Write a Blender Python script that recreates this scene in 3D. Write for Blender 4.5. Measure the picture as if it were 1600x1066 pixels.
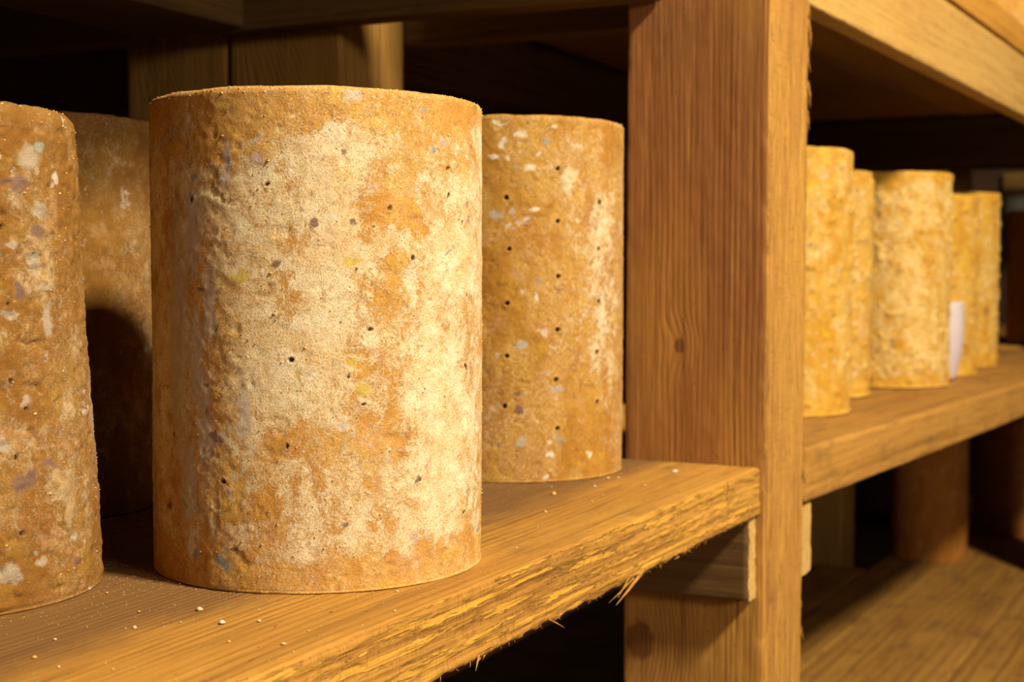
import bpy, math, random
import numpy as np
from mathutils import Matrix, Vector, Euler

sc = bpy.context.scene
for o in list(bpy.data.objects):
    bpy.data.objects.remove(o)
rng = np.random.default_rng(7)
random.seed(7)

# ------------------------------------------------------------------ camera, sky, lamp, exposure
CAM = np.array([-0.73859, -0.37576, 0.17768])
YAW, PITCH, ROLL, FPX = 0.46902, 0.0489, 0.00218, 2205.24
cd = bpy.data.cameras.new('camera')
cam = bpy.data.objects.new('camera', cd)
sc.collection.objects.link(cam)
d = Vector((math.cos(YAW) * math.cos(PITCH), math.sin(YAW) * math.cos(PITCH), -math.sin(PITCH)))
r = Vector((math.sin(YAW), -math.cos(YAW), 0))
u = r.cross(d)
r2 = math.cos(ROLL) * r + math.sin(ROLL) * u
u2 = -math.sin(ROLL) * r + math.cos(ROLL) * u
cam.matrix_world = Matrix(((r2.x, u2.x, -d.x, CAM[0]), (r2.y, u2.y, -d.y, CAM[1]), (r2.z, u2.z, -d.z, CAM[2]), (0, 0, 0, 1)))
cd.sensor_width = 36.0
cd.lens = FPX / 1600 * 36.0
cd.clip_start = 0.02
cd.clip_end = 50
cd.dof.use_dof = True
cd.dof.focus_distance = 0.80
cd.dof.aperture_fstop = 11.0
sc.camera = cam

wd = bpy.data.worlds.new('world')
sc.world = wd
wd.use_nodes = True
wd.node_tree.nodes['Background'].inputs[0].default_value = (1.0, 0.72, 0.50, 1)
wd.node_tree.nodes['Background'].inputs[1].default_value = 0.035

def area_lamp(name, loc, aim, sx, sy, watts, col):
    ld = bpy.data.lights.new(name, 'AREA')
    ld.shape = 'RECTANGLE'
    ld.size, ld.size_y = sx, sy
    ld.energy = watts
    ld.color = col
    lo = bpy.data.objects.new(name, ld)
    sc.collection.objects.link(lo)
    lo.location = loc
    lo.rotation_euler = (Vector(aim) - lo.location).to_track_quat('-Z', 'Y').to_euler()
area_lamp('ceiling_lamp', (-0.25, -2.1, 2.40), (0.3, 0.1, 0.0), 0.40, 0.28, 268, (1.0, 0.87, 0.66))
area_lamp('aisle_lamp', (-1.0, -2.6, 0.82), (0.0, 0.1, 0.15), 0.7, 0.35, 40, (1.0, 0.87, 0.72))

sc.view_settings.view_transform = 'Standard'
sc.view_settings.look = 'None'
sc.view_settings.gamma = 1.0
sc.view_settings.exposure = 0.07
sc.view_settings.use_curve_mapping = False
sc.cycles.max_bounces = 8
sc.cycles.diffuse_bounces = 5

# ------------------------------------------------------------------ helpers
def hashv(i, j, k, seed):
    n = (i.astype(np.int64) * 374761393 + j.astype(np.int64) * 668265263 + k.astype(np.int64) * 2147483647 + seed * 1274126177) & 0xFFFFFFFF
    n = ((n ^ (n >> 13)) * 1274126177) & 0xFFFFFFFF
    n = ((n ^ (n >> 16)) * 2246822519) & 0xFFFFFFFF
    return ((n ^ (n >> 15)) & 0xFFFFFF).astype(np.float64) / 0xFFFFFF

def vnoise(P, seed=0):
    I = np.floor(P); F = P - I
    F = F * F * F * (F * (F * 6 - 15) + 10)
    i, j, k = I[:, 0], I[:, 1], I[:, 2]
    out = 0
    for a in (0, 1):
        for b in (0, 1):
            for c in (0, 1):
                w = (F[:, 0] if a else 1 - F[:, 0]) * (F[:, 1] if b else 1 - F[:, 1]) * (F[:, 2] if c else 1 - F[:, 2])
                out = out + w * hashv(i + a, j + b, k + c, seed)
    return out * 2 - 1

def fbm(P, scale, octv=4, seed=0, gain=0.5):
    P = P * np.asarray(scale, float)
    a, s, t = 1.0, 0.0, 0.0
    for o in range(octv):
        s = s + a * vnoise(P, seed + o * 17)
        t += a
        P = P * 2.03 + 11.3
        a *= gain
    return s / t

def sstep(a, b, x):
    t = np.clip((x - a) / (b - a), 0, 1)
    return t * t * (3 - 2 * t)

def new_obj(name, me, mat=None, parent=None, smooth=True):
    o = bpy.data.objects.new(name, me)
    sc.collection.objects.link(o)
    if mat is not None:
        me.materials.clear()
        me.materials.append(mat)
    if parent is not None:
        o.parent = parent
    if smooth:
        me.polygons.foreach_set('use_smooth', [True] * len(me.polygons))
    return o

def mesh_np(name, V, faces):
    me = bpy.data.meshes.new(name)
    V = np.asarray(V, np.float32)
    me.vertices.add(len(V))
    me.vertices.foreach_set('co', V.ravel())
    tot = [np.asarray(f, np.int32) for f in faces if len(f)]
    loops = np.concatenate([f.ravel() for f in tot])
    sizes = np.concatenate([np.full(len(f), f.shape[1], np.int32) for f in tot])
    starts = np.concatenate([[0], np.cumsum(sizes)[:-1]]).astype(np.int32)
    me.loops.add(len(loops))
    me.loops.foreach_set('vertex_index', loops)
    me.polygons.add(len(sizes))
    me.polygons.foreach_set('loop_start', starts)
    me.polygons.foreach_set('loop_total', sizes)
    me.update(calc_edges=True)
    return me

def tag(o, label=None, cat=None, group=None, kind=None):
    if label: o['label'] = label
    if cat: o['category'] = cat
    if group: o['group'] = group
    if kind: o['kind'] = kind
    return o

def empty(name, loc=(0, 0, 0), rz=0.0):
    o = bpy.data.objects.new(name, None)
    o.empty_display_size = 0.05
    sc.collection.objects.link(o)
    o.location = loc
    o.rotation_euler = (0, 0, rz)
    return o

# ------------------------------------------------------------------ material helpers
ALB = 0.66                       # overall reflectance of the aged wood and rinds
class NT:
    def __init__(self, name):
        self.m = bpy.data.materials.new(name)
        self.m.use_nodes = True
        self.t = self.m.node_tree
        self.b = self.t.nodes['Principled BSDF']
    def n(self, kind, **kw):
        nd = self.t.nodes.new(kind)
        for k, v in kw.items():
            setattr(nd, k, v)
        return nd
    def put(self, sock, v):
        if isinstance(v, bpy.types.NodeSocket):
            self.t.links.new(v, sock)
        elif v is not None:
            if sock.type == 'RGBA' and len(v) == 3:
                v = (*v, 1)
            sock.default_value = v
    def math(self, op, a, b=None, clamp=False):
        nd = self.n('ShaderNodeMath', operation=op, use_clamp=clamp)
        self.put(nd.inputs[0], a)
        if b is not None: self.put(nd.inputs[1], b)
        return nd.outputs[0]
    def vmath(self, op, a, b=None):
        nd = self.n('ShaderNodeVectorMath', operation=op)
        self.put(nd.inputs[0], a)
        if b is not None: self.put(nd.inputs[1], b)
        return nd.outputs['Value'] if op in ('LENGTH', 'DOT_PRODUCT', 'DISTANCE') else nd.outputs[0]
    def ss(self, x, a, b, lo=0.0, hi=1.0):
        nd = self.n('ShaderNodeMapRange', interpolation_type='SMOOTHSTEP', clamp=True)
        self.put(nd.inputs['Value'], x)
        nd.inputs['From Min'].default_value = a
        nd.inputs['From Max'].default_value = b
        nd.inputs['To Min'].default_value = lo
        nd.inputs['To Max'].default_value = hi
        return nd.outputs[0]
    def noise(self, vec, scale, detail=4.0, rough=0.55, dist=0.0):
        nd = self.n('ShaderNodeTexNoise')
        self.put(nd.inputs['Vector'], vec)
        nd.inputs['Scale'].default_value = scale
        nd.inputs['Detail'].default_value = detail
        nd.inputs['Roughness'].default_value = rough
        nd.inputs['Distortion'].default_value = dist
        return nd.outputs[0]
    def mix(self, f, a, b, blend='MIX'):
        nd = self.n('ShaderNodeMix', data_type='RGBA', blend_type=blend)
        self.put(nd.inputs[0], f)
        self.put(nd.inputs[6], a)
        self.put(nd.inputs[7], b)
        return nd.outputs[2]
    def coords(self):
        return self.n('ShaderNodeTexCoord').outputs['Object']
    def mapping(self, vec, scale=(1, 1, 1), loc=(0, 0, 0)):
        nd = self.n('ShaderNodeMapping')
        self.put(nd.inputs[0], vec)
        nd.inputs['Location'].default_value = loc
        nd.inputs['Scale'].default_value = scale
        return nd.outputs[0]
    def bump(self, h, strength, dist, normal=None):
        nd = self.n('ShaderNodeBump')
        nd.inputs['Strength'].default_value = strength
        nd.inputs['Distance'].default_value = dist
        self.put(nd.inputs['Height'], h)
        if normal is not None: self.put(nd.inputs['Normal'], normal)
        return nd.outputs[0]

def wood_mat(name, light=(0.60, 0.335, 0.115), dark=(0.40, 0.185, 0.050), rosy_shade=None, ring=150.0, seed=0.0, knots=(), grime=0.0, saw=0.0, ringamt=0.6, soil=(0.13, 0.07, 0.03), brown_band=None):
    """Sawn softwood: the grain runs along local X."""
    s = NT(name)
    co = s.vmath('ADD', s.coords(), (seed * 0.37, seed * 0.731, seed * 0.513))
    raw = s.coords()
    warp = s.math('ADD', s.noise(s.mapping(co, (1.1, 5, 5)), 1.0, 2.0, 0.5), s.math('MULTIPLY', s.noise(s.mapping(co, (7, 60, 60)), 1.0, 3.0, 0.5), 0.07))
    sep = s.n('ShaderNodeSeparateXYZ'); s.put(sep.inputs[0], co)
    rawsep = s.n('ShaderNodeSeparateXYZ'); s.put(rawsep.inputs[0], raw)
    # growth rings: distance from a tilted pith axis far off the board
    ry = s.math('ADD', sep.outputs[1], s.math('MULTIPLY', warp, 0.050))
    rz = s.math('ADD', sep.outputs[2], s.math('MULTIPLY', warp, 0.035))
    rad = s.math('ADD', ry, s.math('MULTIPLY', rz, 0.8))
    knot_mask = None
    for (kx, ky, kz, kr) in knots:
        dv = s.vmath('LENGTH', s.vmath('MULTIPLY', s.vmath('SUBTRACT', raw, (kx, ky, kz)), (0.75, 1.0, 0.15)))
        push = s.ss(dv, 0.0, kr * 4.5, kr * 1.6, 0.0)
        rad = s.math('ADD', rad, push)
        edge = s.math('ADD', dv, s.math('MULTIPLY', s.math('SUBTRACT', s.noise(raw, 120, 2), 0.5), kr * 0.6))
        k = s.ss(edge, kr * 0.7, kr * 1.05, 1.0, 0.0)
        knot_mask = k if knot_mask is None else s.math('MAXIMUM', knot_mask, k)
    wav = s.math('SINE', s.math('MULTIPLY', rad, ring * 6.283))
    ringf = s.ss(wav, -0.3, 1.0)
    fib = s.noise(s.mapping(co, (5, 210, 210)), 1.0, 6.0, 0.68)
    broad = s.noise(s.mapping(co, (1.6, 70, 70), (3, 1, 8)), 1.0, 4.0, 0.6)
    ringf = s.math('MULTIPLY', ringf, s.ss(s.noise(s.mapping(co, (2, 25, 25), (1, 4, 2)), 1.0, 3.0, 0.6), 0.3, 0.65))
    fib2 = s.noise(s.mapping(co, (22, 900, 900)), 1.0, 2.0, 0.6)
    blot = s.noise(s.mapping(co, (3, 9, 9)), 1.0, 4.0, 0.6)
    base = s.mix(s.ss(blot, 0.3, 0.7), light, tuple(0.5 * (a + b) for a, b in zip(light, dark)))
    if rosy_shade is not None:  # rosy wood behind the front face, darkened to paint in the side's shade
        base = s.mix(s.math('MULTIPLY', s.ss(s.noise(s.mapping(co, (2.5, 7, 7), (3, 1, 2)), 1.0, 2.0), 0.34, 0.58), s.ss(rawsep.outputs[1], 0.000, 0.004)), base, rosy_shade)
    base = s.mix(s.math('MULTIPLY', ringf, ringamt), base, dark)
    base = s.mix(s.ss(broad, 0.50, 0.72, 0.0, 0.65), base, tuple(c * 0.8 for c in dark))
    base = s.mix(s.ss(fib, 0.53, 0.72, 0.0, 0.80), base, tuple(c * 0.5 for c in dark))
    base = s.mix(s.ss(fib, 0.48, 0.22, 0.0, 0.5), base, tuple(min(1, c * 1.18) for c in light))
    base = s.mix(s.ss(fib2, 0.62, 0.75, 0.0, 0.55), base, tuple(c * 0.35 for c in dark))
    if grime > 0:
        g = s.noise(s.mapping(co, (9, 26, 26), (5, 7, 1)), 1.0, 6.0, 0.7)
        base = s.mix(s.ss(g, 0.50, 0.72, 0.0, grime), base, soil)
    if brown_band is not None:          # browner tone behind the front edge: (y from, y to, amount)
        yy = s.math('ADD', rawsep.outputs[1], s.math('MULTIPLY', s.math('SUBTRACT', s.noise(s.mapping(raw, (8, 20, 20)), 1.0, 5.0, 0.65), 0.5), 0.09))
        base = s.mix(s.ss(yy, brown_band[0], brown_band[1], 0.0, brown_band[2]), base, (0.165, 0.082, 0.030))
    # scattered dark specks
    spk = s.noise(s.mapping(co, (160, 340, 340)), 1.0, 2.0, 0.5)
    base = s.mix(s.ss(spk, 0.70, 0.78, 0.0, 0.75), base, (0.045, 0.025, 0.012))
    if knot_mask is not None:
        base = s.mix(s.math('MULTIPLY', knot_mask, 0.85), base, s.mix(s.noise(raw, 60, 3), (0.10, 0.04, 0.012), (0.26, 0.10, 0.03)))
    h = s.math('ADD', s.math('MULTIPLY', fib, 1.0), s.math('MULTIPLY', fib2, 0.5))
    h = s.math('SUBTRACT', h, s.math('MULTIPLY', ringf, 0.35))
    if saw > 0:
        nrm = s.n('ShaderNodeTexCoord').outputs['Normal']
        ns = s.n('ShaderNodeSeparateXYZ'); s.put(ns.inputs[0], nrm)
        front = s.ss(s.math('ABSOLUTE', ns.outputs[1]), 0.55, 0.8)
        lines = s.noise(s.mapping(co, (620, 4, 26)), 1.0, 2.0, 0.6)
        brk = s.ss(s.noise(s.mapping(co, (30, 10, 170), (2, 5, 9)), 1.0, 3.0, 0.6), 0.40, 0.60)
        lm = s.math('MULTIPLY', s.math('MULTIPLY', s.ss(lines, 0.53, 0.66), s.math('MULTIPLY', brk, 0.55)), front)
        base = s.mix(s.math('MULTIPLY', lm, saw * 0.6), base, tuple(c * 0.5 for c in dark))
        deep = s.ss(s.noise(s.mapping(co, (55, 2, 6), (8, 3, 3)), 1.0, 1.0), 0.70, 0.745)
        base = s.mix(s.math('MULTIPLY', s.math('MULTIPLY', deep, front), saw * 0.8), base, tuple(c * 0.30 for c in dark))
        rid = s.noise(s.mapping(co, (10, 20, 215), (1, 2, 7)), 1.0, 6.0, 0.66)
        base = s.mix(s.math('MULTIPLY', s.ss(rid, 0.46, 0.40, 0, saw * 1.1), front), base, tuple(0.55 * c + 0.45 * q for c, q in zip(dark, light)))
        base = s.mix(s.math('MULTIPLY', s.ss(rid, 0.525, 0.565, 0, saw * 1.6), front), base, (light[0] * 1.20, light[1] * 1.22, light[2] * 0.95))
        under = s.math('MULTIPLY', s.ss(rid, 0.505, 0.515), s.ss(rid, 0.530, 0.520))
        crk = s.ss(s.noise(s.mapping(co, (150, 30, 160), (4, 2, 6)), 1.0, 3.0, 0.6), 0.53, 0.62)
        base = s.mix(s.math('MULTIPLY', s.math('MULTIPLY', under, crk), s.math('MULTIPLY', front, saw * 1.3)), base, tuple(c * 0.30 for c in dark))
        h = s.math('ADD', h, s.math('MULTIPLY', s.math('MULTIPLY', s.ss(rid, 0.51, 0.55), front), 1.0))
        h = s.math('SUBTRACT', h, s.math('MULTIPLY', lm, 1.1))
    s.put(s.b.inputs['Base Color'], s.mix(1.0, base, (ALB * 1.06, ALB, ALB * 0.78), 'MULTIPLY'))
    s.b.inputs['Roughness'].default_value = 0.82
    s.b.inputs['Specular IOR Level'].default_value = 0.22
    s.put(s.b.inputs['Normal'], s.bump(h, 0.75, 0.0011))
    return s.m

def cheese_mat(name, seed=0.0, cream=0.0, orange=((0.50, 0.190, 0.022), (0.60, 0.285, 0.050)), creamc=((0.80, 0.565, 0.270), (0.86, 0.70, 0.45)), flecks=1.0, brown=0.5, soft=0.045, mottle=1.0, yellow=0.5):
    s = NT(name)
    raw = s.coords()
    co = s.vmath('ADD', raw, (seed * 0.63, seed * 0.27, seed * 0.41))
    wv = s.n('ShaderNodeTexNoise'); s.put(wv.inputs['Vector'], co)
    wv.inputs['Scale'].default_value = 55; wv.inputs['Detail'].default_value = 3
    co = s.vmath('ADD', co, s.vmath('SCALE', s.vmath('SUBTRACT', wv.outputs['Color'], (0.5, 0.5, 0.5))))
    co.node.inputs[1].links[0].from_node.inputs['Scale'].default_value = 0.010
    st = s.mapping(co, (1, 1, 0.62))
    big = s.noise(st, 17, 9.0, 0.66)
    patch = s.noise(s.mapping(co, (1, 1, 0.8), (2, 6, 3)), 62, 5.0, 0.66, 0.4)
    mid = s.noise(co, 170, 6.0, 0.72)
    fine = s.noise(co, 640, 5.0, 0.8)
    bias = s.n('ShaderNodeAttribute', attribute_name='bias').outputs['Fac']
    f = s.math('ADD', s.math('MULTIPLY', big, 0.24), s.math('ADD', s.math('MULTIPLY', patch, 0.32), s.math('ADD', s.math('MULTIPLY', mid, 0.27), s.math('MULTIPLY', fine, 0.17))))
    f = s.math('ADD', f, s.math('ADD', bias, cream))
    cm = s.ss(f, 0.500 - soft, 0.500 + soft)
    org = s.mix(s.ss(s.noise(st, 34, 4.0, 0.6), 0.35, 0.65), orange[0], orange[1])
    gold = s.noise(s.mapping(co, (1, 1, 0.8), (6, 1, 7)), 45, 5.0, 0.66)
    org = s.mix(s.ss(gold, 0.53, 0.66, 0, 0.7), org, (orange[1][0] * 1.12, orange[1][1] * 1.22, orange[1][2] * 0.7))
    org = s.mix(s.ss(mid, 0.5, 0.75, 0, 0.55 * mottle), org, tuple(c * 0.62 for c in orange[0]))
    crm = s.mix(s.ss(s.noise(co, 60, 5.0, 0.65), 0.36, 0.64), creamc[0], creamc[1])
    yl = s.ss(s.noise(s.mapping(co, (1, 1, 1), (4, 2, 8)), 21, 5.0, 0.6), 0.57, 0.70, 0, yellow)
    crm = s.mix(yl, crm, (0.74, 0.50, 0.10))
    crm = s.mix(s.ss(s.noise(s.mapping(co, (1, 1, 1), (1, 7, 3)), 30, 5.0, 0.6), 0.55, 0.68, 0, 0.6), crm, (0.66, 0.37, 0.14))
    col = s.mix(cm, org, crm)
    # fine granular crust
    pale = tuple(min(0.97, c * q) for c, q in zip(creamc[1], (1.06, 1.08, 1.15)))
    gr = s.noise(co, 1050, 3.0, 0.75)
    col = s.mix(s.ss(gr, 0.52, 0.63, 0, 0.62), col, (0.40, 0.18, 0.045))
    col = s.mix(s.math('MULTIPLY', s.ss(gr, 0.48, 0.38, 0, 0.62), s.math('ADD', 0.22, s.math('MULTIPLY', cm, 0.78))), col, pale)
    curl = s.math('ABSOLUTE', s.math('SUBTRACT', s.noise(s.mapping(co, (1, 1, 1), (3, 3, 9)), 230, 3.0, 0.6, 1.2), 0.5))
    col = s.mix(s.math('MULTIPLY', s.ss(curl, 0.022, 0.006, 0, 0.6), s.ss(big, 0.42, 0.55)), col, pale)
    pin = s.noise(s.mapping(co, (1, 1, 1), (8, 8, 2)), 520, 2.0, 0.5)
    col = s.mix(s.ss(pin, 0.70, 0.76, 0, 0.85), col, (0.16, 0.07, 0.022))
    pinkish = s.noise(s.mapping(co, (1, 1, 1), (11, 4, 2)), 36, 5.0, 0.68)
    col = s.mix(s.ss(pinkish, 0.55, 0.68, 0, 0.3), col, (0.78, 0.47, 0.24))
    # veins of brown in the crust
    br = s.noise(s.mapping(co, (1, 1, 1), (9, 3, 5)), 120, 5.0, 0.65, 0.6)
    col = s.mix(s.ss(br, 0.58, 0.72, 0, brown), col, (0.27, 0.115, 0.028))
    # pale mould dust, purple brown bruises, blue grey flecks
    pk = s.noise(s.mapping(co, (1, 1, 1), (2, 9, 4)), 48, 6.0, 0.68)
    col = s.mix(s.ss(pk, 0.62, 0.70, 0, 0.7 * flecks), col, (0.78, 0.66, 0.56))
    pu = s.noise(s.mapping(co, (1, 1, 0.8), (7, 1, 6)), 40, 5.0, 0.62)
    col = s.mix(s.ss(pu, 0.645, 0.73, 0, 0.75 * flecks), col, (0.26, 0.145, 0.105))
    bl = s.noise(s.mapping(co, (1, 1, 0.6), (5, 5, 1)), 62, 4.0, 0.6)
    col = s.mix(s.ss(bl, 0.685, 0.73, 0, 0.85 * flecks), col, (0.36, 0.37, 0.32))
    # hand placed marks of this rind, and its darkened hole floors
    mk = s.n('ShaderNodeAttribute', attribute_name='mark')
    ma = s.math('ADD', mk.outputs['Alpha'], s.math('MULTIPLY', s.math('SUBTRACT', s.math('ADD', s.math('MULTIPLY', mid, 0.6), s.math('MULTIPLY', fine, 0.4)), 0.5), 1.7))
    col = s.mix(s.math('MULTIPLY', s.ss(ma, 0.40, 0.80), s.ss(mk.outputs['Alpha'], 0.02, 0.3, 0.0, 0.92)), col, mk.outputs['Color'])
    s.put(s.b.inputs['Base Color'], s.mix(1.0, col, (ALB, ALB * 0.98, ALB * 0.95), 'MULTIPLY'))
    s.b.inputs['Roughness'].default_value = 0.9
    s.b.inputs['Specular IOR Level'].default_value = 0.15
    h = s.math('ADD', s.math('MULTIPLY', mid, 0.45), s.math('MULTIPLY', fine, 0.75))
    h = s.math('ADD', h, s.math('ADD', s.math('MULTIPLY', cm, 0.18), s.math('MULTIPLY', gr, 0.25)))
    s.put(s.b.inputs['Normal'], s.bump(h, 0.75, 0.0013))
    return s.m

def flat_mat(name, col, rough=0.8, noise=0.25, scale=30, spec=0.2):
    s = NT(name)
    co = s.coords()
    a = s.noise(co, scale, 5.0, 0.6)
    s.put(s.b.inputs['Base Color'], s.mix(s.ss(a, 0.3, 0.7), tuple(c * (1 - noise) for c in col), tuple(min(1, c * (1 + noise * 0.6)) for c in col)))
    s.b.inputs['Roughness'].default_value = rough
    s.b.inputs['Specular IOR Level'].default_value = spec
    s.put(s.b.inputs['Normal'], s.bump(a, 0.3, 0.002))
    return s.m

# ------------------------------------------------------------------ wood board geometry
def board(name, L, W, T, mat, parent=None, loc=(0, 0, 0), rot=(0, 0, 0), ls=0.006, ps=0.006, seed=0, rough=0.0006, front=0.0, ragged=0.0, rad=0.0025, endmat=None, warp=0.0015):
    """Sawn board: length on local X, width on Y, thickness on Z, from the local origin. front adds torn saw ridges on the y=0 face,
    ragged frays the lower front arris."""
    nx = max(6, int(round(L / ls)))
    def seg(a, b, nrm, step):
        n = max(2, int(round(math.dist(a, b) / step)))
        return [((a[0] + (b[0] - a[0]) * i / n, a[1] + (b[1] - a[1]) * i / n), nrm) for i in range(n + 1)]
    q = rad * 0.7
    fine = ps if front == 0 else 0.0011
    prof = []
    prof += seg((rad, 0), (W - rad, 0), (0, -1), ps)
    prof += [((W - rad + q, rad - q), (0.7, -0.7))]
    prof += seg((W, rad), (W, T - rad), (1, 0), ps)
    prof += [((W - rad + q, T - rad + q), (0.7, 0.7))]
    prof += seg((W - rad, T), (rad, T), (0, 1), ps)
    prof += [((rad - q, T - rad + q), (-0.7, 0.7))]
    prof += seg((0, T - rad), (0, rad), (-1, 0), fine)
    prof += [((rad - q, rad - q), (-0.7, -0.7))]
    yz = np.array([p[0] for p in prof]); nn = np.array([p[1] for p in prof])
    m = len(prof)
    xs = np.linspace(0, L, nx + 1)
    X = np.repeat(xs, m)
    Y = np.tile(yz[:, 0], nx + 1); Z = np.tile(yz[:, 1], nx + 1)
    NY = np.tile(nn[:, 0], nx + 1); NZ = np.tile(nn[:, 1], nx + 1)
    P = np.stack([X, Y, Z], 1)
    off = np.array([seed * 3.1, seed * 1.7, seed * 2.3])
    dsp = rough * fbm(P + off, (14, 160, 160), 4, seed) + rough * 0.6 * fbm(P + off, (60, 420, 420), 2, seed + 5)
    if front > 0:
        fm = (NY < -0.6).astype(float)
        rid = fbm(P + off, (9, 30, 215), 3, seed + 9)
        flake = sstep(0.00, 0.14, rid + 0.40 * fbm(P + off, (90, 30, 160), 2, seed + 13))
        dsp = dsp + fm * front * (flake - 0.5)
    Yo = Y + NY * dsp; Zo = Z + NZ * dsp
    if ragged > 0:
        low = np.clip(1 - np.hypot(Y, Z) / (ragged * 4), 0, 1)
        rg = fbm(P * [1, 0, 0] + off, (70, 1, 1), 4, seed + 21, 0.65)
        Zo = Zo + low * ragged * (rg * 1.3 - 0.1)
        up = np.clip(1 - np.hypot(Y, Z - T) / (ragged * 3), 0, 1)
        rg2 = fbm(P * [1, 0, 0] + off, (45, 1, 1), 4, seed + 31, 0.6)
        Zo = Zo - up * ragged * 0.9 * sstep(0.0, 0.6, rg2)
        Yo = Yo + up * ragged * 0.9 * sstep(0.0, 0.6, rg2)
    Zo = Zo + warp * np.sin(X / max(L, 1e-3) * 5.1 + seed)
    V = np.stack([X + 0.0, Yo, Zo], 1)
    # slightly uneven sawn ends
    V[:m, 0] -= 0.0012 * fbm(V[:m] + off, (1, 300, 300), 2, seed + 41)
    V[-m:, 0] += 0.0012 * fbm(V[-m:] + off, (1, 300, 300), 2, seed + 43)
    i = np.arange(nx)[:, None] * m; j = np.arange(m)[None, :]; j2 = (j + 1) % m
    quads = np.stack([i + j, i + m + j, i + m + j2, i + j2], -1).reshape(-1, 4)[:, ::-1]
    c0 = len(V); V = np.vstack([V, [[0.0, W / 2, T / 2], [L, W / 2, T / 2]]])
    a = np.arange(m); b = (a + 1) % m
    t0 = np.stack([a, b, np.full(m, c0)], 1)[:, ::-1]
    t1 = np.stack([nx * m + b, nx * m + a, np.full(m, c0 + 1)], 1)[:, ::-1]
    me = mesh_np(name, V, [quads, np.vstack([t0, t1])])
    o = new_obj(name, me, mat, parent)
    if endmat is not None:
        me.materials.append(endmat)
        idx = np.zeros(len(me.polygons), np.int32); idx[len(quads):] = 1
        me.polygons.foreach_set('material_index', idx)
        me.polygons.foreach_set('use_smooth', [bool(i == 0) for i in idx])
    o.location = loc
    o.rotation_euler = rot
    return o

UP = (0, -math.pi / 2, 0)        # local X -> world Z, local Z -> world -X, local Y stays
def post(name, x0, x1, y0, y1, z0, z1, mat, parent, **kw):
    """upright: spans world box; board thickness lies on world X"""
    return board(name, z1 - z0, y1 - y0, x1 - x0, mat, parent, (x1, y0, z0), UP, **kw)

def cleat(name, x0, x1, y0, y1, z0, z1, mat, parent, **kw):
    """batten running into the depth: local X -> world Y, local Y -> world -X"""
    return board(name, y1 - y0, x1 - x0, z1 - z0, mat, parent, (x1, y0, z0), (0, 0, math.pi / 2), **kw)

def splinter_mesh(name, items, seed=0):
    """tapered slivers; items: (root, tip, radius)"""
    V, F = [], []
    rr = np.random.default_rng(seed)
    for (a, b, rd) in items:
        a = np.array(a, float); b = np.array(b, float)
        t = b - a; t /= np.linalg.norm(t)
        s = np.cross(t, [0.3, 0.9, 0.2]); s /= np.linalg.norm(s); w = np.cross(t, s)
        base = len(V)
        mid = (a + b) / 2 + s * rr.uniform(-0.1, 0.1) * np.linalg.norm(b - a)
        for c, q in ((a, rd), (mid, rd * 0.75), (b, rd * 0.12)):
            for k in range(5):
                an = k * 2 * math.pi / 5
                V.append(c + q * (math.cos(an) * s + 0.55 * math.sin(an) * w))
        for l in range(2):
            for k in range(5):
                F.append((base + l * 5 + k, base + l * 5 + (k + 1) % 5, base + l * 5 + 5 + (k + 1) % 5, base + l * 5 + 5 + k))
    return mesh_np(name, V, [np.array(F)])

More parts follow.
